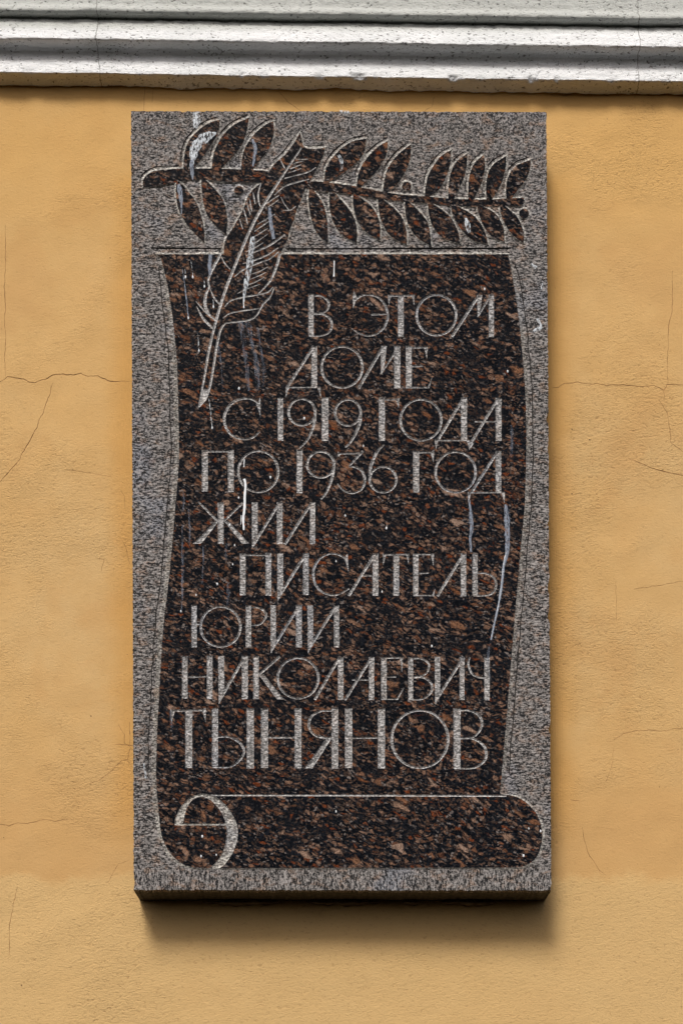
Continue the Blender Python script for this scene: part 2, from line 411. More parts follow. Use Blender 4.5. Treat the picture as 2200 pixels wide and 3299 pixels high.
L(C.rect(602, 653, 530, 880), C.line(12, (648, 545), (775, 541)), C.poly((746, 540), (779, 524), (773, 628)))
L(C.ring(780, 1138, 530, 887, 22, 16))
L(C.line(24, (1090, 880), (1305, 545)), C.rect(1295, 1343, 530, 878), C.line(12, (1062, 880), (1370, 880)), C.poly((1060, 874), (1092, 876), (1064, 972)), C.poly((1342, 876), (1373, 874), (1370, 972)))
D = Z(550, 1580, 600 / 1568); E = Z(1050, 1600, 700 / 1568)
L(D.line((14, 22), (234, 95), (392, 255)), D.poly((386, 248), (402, 264), (268, 436), (248, 447), (187, 447), (232, 408)), D.rect(397, 447, 100, 450), D.line((18, 20), (607, 103), (452, 255)), D.poly((450, 258), (490, 260), (662, 447), (604, 450)))
L(D.poly((684, 100), (733, 100), (733, 392), (691, 487), (686, 487)), D.line(22, (696, 462), (914, 105)), D.rect(893, 942, 97, 452))
L(D.line(24, (962, 453), (1186, 102)), D.rect(1170, 1217, 97, 453))
L(D.rect(583, 631, 530, 883), D.rect(798, 847, 525, 885), D.line(14, (590, 545), (847, 544)))
L(D.poly((898, 530), (947, 530), (947, 822), (904, 932), (898, 932)), D.line(24, (905, 905), (1126, 552)), D.rect(1113, 1162, 525, 880))
L(D.line((20, 15, 14, 18, 22, 23, 22, 18, 15, 15, 13), (1480, 580), (1425, 545), (1352, 532), (1272, 560), (1218, 625), (1200, 700), (1216, 785), (1265, 848), (1345, 880), (1425, 870), (1502, 825)),
  D.poly((1490, 532), (1497, 690), (1476, 615), (1458, 572)))
L(E.line(21, (164, 716), (352, 414)), E.rect(335, 378, 410, 715), E.line(11, (252, 570), (340, 570)))
L(E.rect(485, 527, 418, 715), E.line(11, (412, 419), (596, 416)), E.poly((408, 412), (434, 418), (412, 497)), E.poly((577, 412), (599, 410), (595, 492)))
L(E.rect(627, 667, 410, 718), E.line(11, (662, 417), (776, 415)), E.poly((753, 412), (778, 410), (775, 502)), E.line(11, (664, 553), (740, 550)), E.line(9, (630, 713), (780, 713)), E.poly((762, 716), (786, 664), (780, 719)))
L(E.line(21, (803, 718), (990, 414)), E.rect(970, 1010, 410, 718))
L(E.rect(1055, 1093, 412, 715), E.line((11, 12, 15, 17, 15, 11, 9), (1090, 553), (1150, 553), (1206, 582), (1227, 636), (1200, 695), (1140, 714), (1062, 715)))
F = Z(500, 1900, 650 / 1568); G = Z(1050, 1900, 700 / 1568)
L(F.rect(283, 325, 117, 448), F.line(12, (322, 268), (352, 268)), F.ring(345, 673, 125, 450, 20, 14))
L(F.rect(704, 747, 122, 448), F.line((11, 13, 17, 18, 13, 11), (742, 138), (800, 139), (848, 166), (862, 208), (815, 268), (742, 275)))
L(F.poly((895, 120), (938, 120), (938, 392), (905, 492), (898, 492)), F.line(21, (905, 468), (1116, 130)), F.rect(1093, 1140, 117, 448))
L(F.poly((1183, 122), (1228, 122), (1228, 388), (1191, 492), (1186, 492)), F.line(21, (1192, 465), (1402, 128)), F.rect(1388, 1430, 120, 448))
L(F.rect(210, 253, 515, 845), F.rect(402, 447, 512, 850), F.line(11, (250, 677), (405, 675)))
L(F.poly((490, 515), (538, 515), (538, 772), (501, 887), (495, 887)), F.line(21, (504, 856), (696, 522)), F.rect(674, 721, 512, 850))
L(F.rect(762, 806, 515, 850), F.line((22, 18), (968, 518), (808, 660)), F.poly((805, 660), (845, 656), (1000, 850), (948, 853)))
L(F.ring(943, 1278, 523, 852, 20, 15))
L(F.line(21, (1240, 855), (1434, 522)), F.rect(1418, 1463, 525, 855))
L(G.line(19, (136, 798), (330, 487)), G.rect(308, 348, 485, 795), G.line(11, (188, 650), (312, 650)))
L(G.rect(397, 437, 487, 795), G.line(11, (432, 492), (553, 490)), G.poly((530, 487), (556, 486), (548, 597)), G.line(11, (434, 630), (505, 628)), G.line(9, (400, 790), (522, 789)), G.line((12, 7), (512, 790), (562, 708)))
L(G.rect(592, 628, 487, 795), G.line((10, 12, 17, 15, 11, 10), (624, 497), (685, 497), (738, 530), (734, 585), (695, 622), (624, 631)), G.line((9, 12, 17, 18, 12, 9), (624, 634), (708, 636), (760, 680), (756, 740), (695, 788), (596, 793)))
L(G.poly((783, 485), (823, 485), (823, 738), (793, 827), (786, 827)), G.line(20, (795, 795), (992, 484)), G.rect(962, 998, 485, 795))
L(G.rect(1140, 1180, 485, 797), G.line((14, 16, 16, 13, 11), (1036, 487), (1024, 530), (1045, 595), (1085, 628), (1145, 637)))
L(F.rect(235, 290, 932, 1385), F.line(15, (125, 940), (392, 936)), F.poly((120, 924), (154, 940), (127, 1042)), F.poly((364, 930), (394, 918), (395, 1034)))
L(F.rect(443, 490, 920, 1383), F.line((13, 14, 20, 20, 14, 11), (486, 1143), (580, 1146), (668, 1200), (688, 1275), (600, 1370), (448, 1380)), F.rect(711, 768, 920, 1388))
L(F.rect(823, 878, 922, 1385), F.rect(1083, 1137, 920, 1388), F.line(13, (874, 1148), (1087, 1148)))
L(F.rect(1370, 1422, 918, 1388), F.line((13, 15, 20, 20, 16, 13), (1375, 941), (1285, 944), (1210, 990), (1198, 1075), (1260, 1140), (1375, 1152)), F.poly((1328, 1154), (1372, 1154), (1222, 1388), (1162, 1388)))
L(G.rect(137, 190, 855, 1286), G.rect(373, 425, 855, 1290), G.line(12, (186, 1070), (377, 1068)))
L(G.ring(463, 890, 863, 1293, 21, 15))
L(G.rect(918, 970, 855, 1290), G.line((12, 13, 19, 19, 13, 11), (965, 870), (1045, 874), (1108, 915), (1122, 985), (1065, 1060), (965, 1072)), G.line((11, 13, 19, 20, 14, 10), (965, 1074), (1060, 1076), (1140, 1130), (1150, 1220), (1070, 1284), (922, 1289)))

# ------------------------------------------------------------------ relief outlines
H = Z(400, 320, 700 / 1568); I = Z(1000, 320, 800 / 1568); J = Z(550, 750, 500 / 1568)
BL = Z(420, 2450, 700 / 1568); BR = Z(1120, 2450, 700 / 1568)
PANEL = ([np.array(q, float) for q in [(505, 820)]] + dens([(508, 819), (1635, 819)], 9, False)
         + catmull([(1636, 820), (1646, 870), (1660, 952), (1672, 1040), (1682, 1142), (1690, 1244), (1694, 1346), (1694, 1482), (1688, 1645), (1677, 1756), (1668, 1868), (1659, 1967), (1650, 2079), (1639, 2212), (1630, 2324), (1610, 2555)], 9)
         + catmull([(1614, 2559), (1647, 2563), (1678, 2574), (1709, 2600), (1732, 2630), (1744, 2670), (1745, 2705), (1736, 2745), (1712, 2777), (1680, 2792), (1650, 2795)], 7)
         + dens([(1648, 2795), (640, 2797)], 9, False)
         + catmull([(634, 2797), (598, 2788), (567, 2768), (540, 2736), (520, 2684), (511, 2606), (504, 2500), (506, 2385), (513, 2245), (526, 2034), (549, 1824), (567, 1613), (577, 1482), (575, 1312), (571, 1176), (559, 1040), (549, 972), (537, 904), (519, 830)], 9))
PANEL = jit(PANEL, .6)
# feather: upper part stands free above the scroll, lower part is drawn into it
FEATH = jit(catmull(H.p([(1270, 240), (1215, 330), (1160, 402), (1090, 460), (1040, 530), (1005, 590), (935, 645), (890, 710), (855, 805), (790, 920), (745, 990), (722, 1060), (718, 1120)]), 7)
        + catmull(J.p([(508, 215), (475, 270), (440, 335), (398, 420), (378, 490), (385, 555), (352, 640), (345, 720), (370, 795), (452, 890), (560, 912), (800, 880), (870, 830), (930, 715), (960, 540), (1020, 460), (1075, 330), (1102, 225)]), 7)
        + catmull(H.p([(1130, 1108), (1180, 1010), (1192, 950), (1225, 875), (1245, 800), (1282, 715), (1312, 640), (1345, 585), (1378, 525), (1412, 460), (1442, 395), (1448, 350)]), 7)
        + catmull(H.p([(1440, 350), (1380, 358), (1312, 352), (1290, 325), (1276, 262)]), 7), .4)
STEM_L = jit(catmull(H.p([(1060, 520), (900, 508), (700, 500), (430, 500), (300, 507), (205, 522), (150, 562), (134, 600), (140, 632), (210, 627), (300, 612), (385, 597), (480, 580), (600, 580), (720, 592), (1040, 604)]), 8), .5)
STEM_R = jit(catmull(H.p([(1330, 590)]) + I.p([(60, 519), (130, 527), (300, 552), (450, 582), (600, 604), (750, 614), (900, 628), (1100, 633), (1250, 625), (1345, 622)]), 8)
             + catmull(I.p([(1348, 640), (1330, 672), (1200, 672), (1060, 678), (900, 672), (750, 657), (600, 648), (420, 627), (270, 602), (120, 586), (40, 578)]) + H.p([(1300, 640)]), 8), .5)
def leaf(z, front, back): return jit(catmull(z.p(front), 7) + catmull(z.p(back), 7)[1:], .5)
LEAVES_UP = [
 (H, [(430, 510), (436, 400), (462, 310), (540, 220), (620, 168), (692, 148)], [(692, 148), (682, 235), (642, 310), (582, 400), (510, 495), (505, 512)]),
 (H, [(632, 510), (646, 400), (692, 290), (760, 210), (830, 163), (902, 133)], [(902, 133), (882, 245), (850, 330), (790, 410), (715, 485), (690, 512)]),
 (H, [(842, 515), (860, 385), (910, 290), (970, 222), (1030, 177), (1078, 158)], [(1078, 158), (1080, 250), (1050, 350), (1000, 420), (945, 490), (920, 515)]),
 (I, [(84, 530), (95, 452), (122, 390), (182, 322), (262, 268), (352, 248)], [(352, 248), (342, 325), (302, 388), (240, 442), (130, 515), (110, 535)]),
 (I, [(290, 560), (304, 465), (342, 390), (400, 322), (450, 283), (488, 263)], [(488, 263), (482, 340), (450, 410), (400, 475), (330, 545), (310, 568)]),
 (I, [(456, 590), (466, 510), (490, 432), (532, 370), (582, 322), (634, 283)], [(634, 283), (630, 370), (602, 450), (552, 530), (495, 580), (470, 600)]),
 (I, [(720, 620), (726, 550), (746, 472), (782, 410), (832, 352), (888, 318)], [(888, 318), (880, 420), (850, 500), (810, 570), (755, 612), (740, 625)]),
 (I, [(868, 640), (871, 545), (886, 462), (922, 392), (988, 343)], [(988, 343), (985, 430), (965, 500), (940, 560), (908, 622), (900, 640)]),
 (I, [(995, 645), (996, 545), (1010, 455), (1042, 395), (1094, 348)], [(1094, 348), (1100, 430), (1085, 510), (1060, 570), (1032, 625), (1020, 645)]),
 (I, [(1110, 645), (1107, 545), (1122, 462), (1162, 402), (1234, 358)], [(1234, 358), (1230, 430), (1215, 500), (1190, 560), (1152, 620), (1140, 645)]),
 (I, [(1234, 640), (1236, 535), (1260, 462), (1310, 412), (1388, 383)], [(1388, 383), (1380, 460), (1350, 520), (1310, 570), (1274, 618), (1262, 640)])]
LEAVES_DN = [
 (H, [(378, 590), (376, 700), (402, 810), (452, 900), (520, 980), (582, 1037)], [(582, 1037), (580, 955), (560, 850), (520, 740), (452, 650), (398, 590)]),
 (H, [(556, 575), (566, 700), (592, 820), (640, 890), (690, 940), (738, 978)], [(738, 978), (745, 860), (720, 740), (668, 660), (580, 572)]),
 (H, [(1338, 640), (1330, 720), (1342, 820), (1372, 930), (1420, 1000), (1472, 1037)], [(1472, 1037), (1470, 940), (1460, 840), (1430, 745), (1355, 635)]),
 (I, [(120, 580), (122, 690), (152, 790), (202, 860), (292, 908)], [(292, 908), (295, 850), (280, 760), (240, 690), (148, 582)]),
 (I, [(268, 600), (272, 685), (302, 780), (352, 840), (438, 893)], [(438, 893), (440, 800), (420, 730), (380, 670), (296, 605)]),
 (I, [(424, 620), (436, 730), (462, 800), (512, 870), (608, 918)], [(608, 918), (605, 830), (580, 750), (530, 690), (452, 625)]),
 (I, [(594, 640), (602, 740), (632, 820), (682, 880), (762, 927)], [(762, 927), (755, 850), (735, 770), (690, 712), (618, 640)]),
 (I, [(738, 650), (752, 750), (782, 820), (842, 880), (943, 912)], [(943, 912), (935, 850), (900, 770), (850, 712), (762, 652)]),
 (I, [(884, 665), (902, 745), (952, 822), (1020, 888), (1118, 912)], [(1118, 912), (1105, 850), (1070, 780), (1010, 720), (910, 665)]),
 (I, [(1048, 668), (1070, 750), (1110, 830), (1152, 875), (1223, 903)], [(1223, 903), (1220, 830), (1190, 750), (1140, 702), (1070, 668)]),
 (I, [(1192, 660), (1205, 740), (1240, 810), (1280, 862), (1344, 908)], [(1344, 908), (1345, 840), (1310, 752), (1260, 702), (1212, 660)])]
PLUGS = [(770, 614, 15), (1309.5, 600, 15), (1687, 688, 16)]
PIECES = [('stem', STEM_L), ('stem', STEM_R)] + [('leaf', leaf(*l)) for l in LEAVES_UP + LEAVES_DN]
PIECES += [('plug', [np.array([x + r * math.cos(t * math.pi / 10), y + r * math.sin(t * math.pi / 10)]) for t in range(20)]) for x, y, r in PLUGS]

# incised lines of the feather and of the rolled foot of the scroll
def jl(w, *p): return J.line(w, *p)
def hl(w, *p): return H.line(w, *p)
BARBS = [('rachis', Z(0, 0, 1).line((5, 7, 9, 9, 9, 9, 9, 8, 8, 7, 5), (971, 476), (906, 573), (842, 673), (802, 750), (753, 867), (729, 929), (706, 1000), (687, 1070), (674, 1127), (662, 1197), (641, 1312))),
 ('quill_edge', jl((12, 22, 24, 22, 22, 24, 22, 8), (556, 912), (518, 955), (490, 1030), (460, 1180), (430, 1380), (395, 1560), (352, 1680), (285, 1765))),
 ('nib', J.poly((330, 1580), (388, 1574), (362, 1670), (305, 1752), (283, 1766), (300, 1680))),
 ('barb', jl((18, 26, 28, 24, 20, 18), (512, 205), (478, 265), (440, 335), (398, 425), (378, 490), (395, 550))),
 ('barb', jl((14, 24, 30, 32, 26, 8), (392, 545), (362, 610), (348, 680), (352, 750), (375, 800), (405, 835))),
 ('barb', jl((6, 16, 14, 8), (396, 560), (440, 655), (500, 726), (505, 730))), ('barb', jl((8, 14, 6), (512, 240), (550, 312), (606, 374))),
 ('barb', jl((6, 16, 20, 16), (255, 688), (330, 775), (390, 830), (460, 888))), ('barb', jl((6, 22, 24, 16), (262, 740), (320, 850), (370, 910), (432, 968))),
 ('barb', jl((26, 26, 22, 16, 10), (1104, 205), (1078, 315), (1020, 460), (960, 542), (880, 622))),
 ('barb', jl((8, 14, 14, 14, 10), (648, 440), (740, 370), (900, 300), (1000, 262), (1092, 190))),
 ('barb', jl((6, 13, 16, 10), (728, 312), (860, 272), (980, 220), (1088, 150))),
 ('barb', jl((6, 16, 20, 16), (762, 230), (900, 172), (1020, 112), (1155, 15))),
 ('barb', jl((6, 11, 5), (752, 196), (850, 150), (938, 98))), ('barb', jl((6, 11, 5), (800, 130), (870, 90), (985, 10))),
 ('barb', jl((8, 12, 5), (676, 612), (770, 566), (902, 520))), ('barb', jl((7, 11, 5), (770, 530), (870, 490), (950, 446))),
 ('barb', jl((6, 10, 5), (800, 470), (880, 438), (965, 398))), ('barb', jl((6, 10, 5), (818, 416), (900, 388), (982, 344))),
 ('barb', jl((10, 14, 14, 14, 14, 7), (548, 745), (600, 690), (700, 656), (850, 630), (980, 600), (1035, 545))),
 ('barb', jl((8, 16, 18, 14), (1044, 560), (1002, 650), (930, 722), (925, 745))),
 ('barb', jl((14, 18, 18, 14, 14), (932, 725), (870, 830), (800, 878), (660, 900), (552, 914))),
 ('barb', jl((8, 13, 12, 12), (530, 862), (600, 812), (740, 786), (890, 765))),
 ('barb', hl((5, 8, 5), (1238, 430), (1280, 434), (1325, 430))), ('barb', hl((5, 8, 4), (1215, 468), (1255, 452), (1295, 446))),
 ('barb', hl((5, 8, 4), (1196, 502), (1240, 484), (1278, 470))), ('barb', hl((5, 8, 4), (1180, 532), (1230, 514), (1278, 498))),
 ('barb', hl((5, 9, 10, 6), (1158, 570), (1250, 546), (1330, 522), (1385, 490))), ('barb', hl((6, 10, 12, 8), (1085, 690), (1150, 632), (1230, 602), (1335, 575))),
 ('barb', hl((5, 8, 5), (1028, 752), (1080, 715), (1122, 690))), ('barb', hl((5, 8, 5), (1038, 776), (1080, 750), (1114, 724))),
 ('barb', hl((4, 6, 4), (1132, 705), (1150, 745), (1192, 802))), ('barb', hl((4, 10, 6), (930, 668), (938, 710), (947, 752))),
 ('barb', hl((4, 9, 5), (908, 722), (914, 765), (922, 808))), ('barb', hl((4, 9, 5), (886, 742), (898, 790), (912, 832))),
 ('barb', hl((4, 9, 5), (864, 790), (878, 845), (892, 902))), ('barb', hl((4, 9, 5), (836, 865), (845, 900), (857, 936))),
 ('barb', hl((6, 12, 10, 5), (988, 605), (968, 680), (972, 740), (988, 784))), ('barb', hl((4, 8, 5), (1126, 428), (1145, 470), (1162, 502))),
 ('barb', hl((5, 9, 5), (965, 900), (1030, 862), (1088, 828))), ('barb', hl((5, 9, 5), (942, 952), (1000, 910), (1052, 878))),
 ('barb', hl((5, 9, 5), (920, 1002), (980, 965), (1036, 930))), ('barb', hl((5, 8, 5), (1150, 800), (1200, 798), (1240, 770)))]
ROLL = [('roll_line', st_line([(680, 2562), (1150, 2562.5), (1630, 2564)], (5, 5.5, 6))),
        ('curl', st_poly([np.array(q) for q in catmull(BL.p([(318, 466), (332, 400), (400, 292), (500, 241), (600, 256), (680, 312), (742, 400), (775, 485), (770, 580), (732, 680), (668, 762), (600, 790)]), 9)
            + catmull(BL.p([(565, 782), (612, 742), (662, 670), (690, 585), (696, 500), (680, 420), (640, 350), (580, 286), (510, 263), (442, 292), (402, 362), (385, 440), (372, 466)]), 9)], 3.4, .5)),
        ('curl', st_line(BL.p([(330, 461), (690, 461)]), 6))]

# ------------------------------------------------------------------ triangulate the polished face with everything cut into it
class CDT:
    def __init__(s): s.v = []; s.e = []
    def add(s, pts, closed):
        b = len(s.v); s.v += [Vector((float(q[0]), float(q[1]))) for q in pts]; n = len(pts)
        s.e += [(b + i, b + i + 1) for i in range(n - 1)] + ([(b + n - 1, b)] if closed and n > 2 else [])
    def run(s, eps=1e-3):
        r = delaunay_2d_cdt(s.v, s.e, [], 0, eps)
        return np.array([(q.x, q.y) for q in r[0]]), [tuple(f) for f in r[2]]
cd = CDT()
cd.add(PANEL, True); cd.add(FEATH, True)
for _, pl in PIECES: cd.add(pl, True)
CUTS = []                        # (owner key, stroke)
for k, (kind, sts) in enumerate(LET):
    for s in sts: CUTS.append((('let', k), s))
for k, (kind, s) in enumerate(BARBS): CUTS.append((('barb', k), s))
for k, (kind, s) in enumerate(ROLL): CUTS.append((('roll', 0 if kind == 'roll_line' else 1), s))
for _, s in CUTS:
    for l in s.loops: cd.add(l, True)
    for l, c in s.inner: cd.add(l, c)
V2, TRI = cd.run()
TA = np.array(TRI); CEN = V2[TA].mean(1)
def boxed(s, q): return np.nonzero(((q >= s.lo) & (q <= s.hi)).all(1))[0]
depth = np.zeros(len(V2)); owner = np.full(len(TRI), -1, int)
KEYS = []
def key_id(k):
    if k not in KEYS: KEYS.append(k)
    return KEYS.index(k)
in_panel = inside([PANEL], CEN); in_f = inside([FEATH], CEN)
owner[in_panel] = key_id(('panel', 0))
for i, (kind, pl) in reversed(list(enumerate(PIECES))):
    b = Stroke([pl], []); ix = boxed(b, CEN); ix = ix[inside([pl], CEN[ix])]; owner[ix] = key_id(('piece', i))
owner[in_f] = key_id(('feather', 0))
polished = owner >= 0
for k, s in CUTS:
    ix = boxed(s, CEN); ix = ix[inside(s.loops, CEN[ix])]; ix = ix[polished[ix]]; owner[ix] = key_id(k)
    ix = boxed(s, V2)
    if len(ix):
        q = V2[ix]; m = inside(s.loops, q); d = np.minimum(dist(s.loops, q) * s.slope, s.dmax) * m
        depth[ix] = np.maximum(depth[ix], d)
# skirts: the cut slope from the polished face down to the tooled ground
RELIEF = 0.0016
edge_own = {}
for t, o in zip(TRI, owner):
    if o < 0: continue
    for a, b in ((t[0], t[1]), (t[1], t[2]), (t[2], t[0])): edge_own[(a, b)] = o
bnd = [(a, b, o) for (a, b), o in edge_own.items() if (b, a) not in edge_own]
vn = {}
for a, b, o in bnd:
    d = V2[b] - V2[a]; d = d / (np.linalg.norm(d) + 1e-9)
    nrm = np.array([d[1], -d[0]])
    for v in (a, b): vn.setdefault(v, []).append(nrm)
def sstep(x, a, b):
    t = min(1, max(0, (x - a) / (b - a))); return t * t * (3 - 2 * t)
def skirt_w(p, n):
    x, y = p; wd = 9.5
    side = sstep(y, 825, 900) * (1 - sstep(y, 2480, 2560))
    if x < 640 and y > 815: wd = 8 + 18 * sstep(y, 815, 960) * (1 - .55 * sstep(y, 2600, 2720)) * (1 - .8 * sstep(x, 560, 638) * (y > 2700))
    elif x > 1600 and y > 815: wd = 8 + 13 * side + (5 if y > 2570 else 0)
    elif 800 < y < 830: wd = 12
    return wd * (0.92 + .16 * noise.noise(Vector((x * .03, y * .03, 0))))
SK = {}
for v, ns in vn.items():
    m = sum(ns); l = np.linalg.norm(m); m = m / l if l > 1e-6 else ns[0]
    k = min(1.4, 1 / max(.3, m @ ns[0])); SK[v] = V2[v] + m * skirt_w(V2[v], m) * k

PANEL_KEYS = {(round(float(q[0]), 2), round(float(q[1]), 2)) for q in PANEL}
def in_side(v): return (round(float(V2[v][0]), 2), round(float(V2[v][1]), 2)) in PANEL_KEYS
plaque = empty('memorial_plaque', W(1103, 2868, T_WALL), 'dark polished granite memorial plaque with carved scroll, leafy branch and quill on ochre wall', 'plaque')
buck = {}
for t, o in zip(TRI, owner):
    if o >= 0: buck.setdefault(KEYS[o], []).append(t)
bb = {}
for a, b, o in bnd: bb.setdefault(KEYS[o], []).append((a, b))
def piece_mesh(name, key, mats, parent, cut):
    tris = buck.get(key, []); idx = {}; vs = []; fs = []; mi = []
    def gv(i):
        if i not in idx: idx[i] = len(vs); vs.append(W(V2[i][0], V2[i][1], depth[i] * P))
        return idx[i]
    for t in tris: fs.append((gv(t[0]), gv(t[1]), gv(t[2]))); mi.append(0)
    sk = {}
    for a, b in bb.get(key, []):
        for i in (a, b):
            if i not in sk: sk[i] = len(vs); vs.append(WP(SK[i][0], SK[i][1], RELIEF + .001))
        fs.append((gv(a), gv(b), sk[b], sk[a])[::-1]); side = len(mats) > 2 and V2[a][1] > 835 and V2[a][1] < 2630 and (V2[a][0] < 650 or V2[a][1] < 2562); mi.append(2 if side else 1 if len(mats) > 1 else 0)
    return mesh(name, vs, fs, mats, parent, mi)
scroll = piece_mesh('scroll_panel', ('panel', 0), [M_POL, M_CUT, M_SIDE], plaque, 0)
feather = piece_mesh('quill_feather', ('feather', 0), [M_POL, M_CUT], plaque, 0)
for k, (kind, _) in enumerate(LET): piece_mesh(kind, ('let', k), [M_LET], scroll, 1)
for k, (kind, _) in enumerate(BARBS): piece_mesh(kind, ('barb', k), [M_BARB], feather, 1)
piece_mesh('roll_line', ('roll', 0), [M_BARB], scroll, 1); piece_mesh('curl', ('roll', 1), [M_CUT], scroll, 1)
for i, (kind, _) in enumerate(PIECES): piece_mesh(kind, ('piece', i), [M_POL, M_CUT], plaque, 0)

# ------------------------------------------------------------------ the slab: tooled ground, chipped arrises, sides, back
def arris(a, b, n):
    a = np.array(a, float); b = np.array(b, float); d = (b - a) / np.linalg.norm(b - a); nn = np.array([d[1], -d[0]])
    r = []
    for i in range(n):
        t = i / n; q = a + (b - a) * t
        h = noise.noise(Vector((q[0] * .11, q[1] * .11, 3))) * 2.0 + noise.noise(Vector((q[0] * .35, q[1] * .35, 8))) * 1.8
        ch = noise.noise(Vector((q[0] * .028, q[1] * .028, 5)))
        h -= max(0, ch - .34) * 16
        r.append(q + nn * h)
    return r
OUT = arris((423, 358), (1758, 361), 220) + arris((1759, 362), (1775, 2867), 400) + arris((1774, 2869), (433, 2867), 220) + arris((432, 2866), (423, 359), 400)
gs = CDT(); gs.add(OUT, True)
GR = []
EDGE = sorted([(V2[v][1], SK[v][0], SK[v][1]) for v in SK if 850 < V2[v][1] < 2500 and V2[v][0] < 600 and V2[v][0] > 500 and in_side(v)])
EDGR = sorted([(V2[v][1], SK[v][0], SK[v][1]) for v in SK if 850 < V2[v][1] < 2520 and V2[v][0] > 1600 and in_side(v)])
def groove(pts, w=(3, 7, 7, 4)): GR.append(st_line(pts, w))
groove([(488, 799), (600, 800), (722, 801)], (5, 5, 4)); groove([(905, 802), (1250, 801), (1640, 800)], (4, 5, 5))
for z, fr, bk in LEAVES_UP:
    c = catmull(z.p(fr), 14); n = normals(c, False)
    groove([a - b * -10.5 if False else a + b * (-10.5) for a, b in zip(c, n)][2:], (2, 4.5, 5, 2))
for st in (H.p([(400, 478), (300, 484), (205, 498), (140, 535), (112, 590)]), H.p([(1250, 240), (1195, 320), (1140, 388), (1070, 445)]), H.p([(1300, 335), (1380, 340), (1450, 320)]),
           H.p([(160, 645), (260, 632), (370, 615)]), H.p([(600, 596), (740, 606), (960, 620)])):
    groove(st, (2, 5, 5, 2))
for s in GR: s.dmax = 7
for ed, sg in ((EDGE, -1), (EDGR, 1)):    # the fine drawn line where the scroll's bevel meets the ground
    if len(ed) > 6:
        g = st_line([(q[1] + sg * 2.2, q[2]) for q in ed[::4]], 3.2); g.dmax = 3; GR.append(g)
for s in GR:
    s.slope = 2.2
    for l in s.loops: gs.add(l, True)
    for l, c in s.inner: gs.add(l, c)
GX = [np.array((x + random.uniform(-6, 6), y + random.uniform(-6, 6))) for x in range(445, 1760, 30) for y in range(380, 2860, 30)]
for q in GX: gs.v.append(Vector(q))
gv2, gtri = gs.run()
gt = np.array(gtri); gc = gv2[gt].mean(1); keep = inside([OUT], gc)
gd = np.zeros(len(gv2)); gm = np.zeros(len(gtri), int)
for s in GR:
    ix = boxed(s, gc); gm[ix[inside(s.loops, gc[ix])]] = 1
    ix = boxed(s, gv2)
    if len(ix): q = gv2[ix]; gd[ix] = np.maximum(gd[ix], np.minimum(dist(s.loops, q) * s.slope, s.dmax) * inside(s.loops, q))
vs = [WP(q[0], q[1], RELIEF) + Vector((0, d * P, 0)) + Vector((0, .0004, 0)) * ( noise.noise(Vector((q[0] * .02, q[1] * .02, 1)))) for q, d in zip(gv2, gd)]
fs = [t for t, k in zip(gtri, keep) if k]; mi = [int(m) for m, k in zip(gm, keep) if k]
n0 = len(vs); no = len(OUT)
oc = np.array([1100, 1613.])
ring0 = len(vs); vs += [WP(q[0], q[1], RELIEF) for q in OUT]
ring1 = len(vs); vs += [WP(q[0], q[1], RELIEF) + Vector((0, .012, 0)) for q in [oc + (o - oc) * (1.0012 if i % 3 else 1.0005) for i, o in enumerate(OUT)]]
ring2 = len(vs); vs += [WP(q[0], q[1], RELIEF) + Vector((0, T_WALL + .003 - RELIEF, 0)) for q in [oc + (o - oc) * .9985 for o in OUT]]
for r0, r1, m in ((ring0, ring1, 0), (ring1, ring2, 2)):
    for i in range(no):
        j = (i + 1) % no; fs.append((r0 + i, r0 + j, r1 + j, r1 + i)); mi.append(m)
mesh('slab', vs, fs, [M_TOOL, M_GROOVE, M_BACK], plaque, mi)
# uneven mortar squeezed out under the slab
for x0, x1 in ((640, 900), (980, 1230), (1300, 1360), (1430, 1640)):
    vs = []; fs = []; n = max(6, int((x1 - x0) / 8)); m = 7
    for i in range(n + 1):
        x = x0 + (x1 - x0) * i / n; e = max(0.0, math.sin(math.pi * i / n)) ** .5
        r = (9 + 7 * noise.noise(Vector((x * .03, 2, 0)))) * e + .5
        for k in range(m):
            a = math.pi * k / (m - 1)
            vs.append(Vector(((x - CX) * P, T_WALL - .004 - r * P * 2.2 * math.sin(a) * .8, zc(2868) - .001 - r * P * (1 - math.cos(a)) * .7)))
    for i in range(n):
        for k in range(m - 1): a = i * m + k; fs.append((a, a + 1, a + m + 1, a + m))
    mesh('mortar_lump', vs, fs, [M_MORT], plaque, None, True)

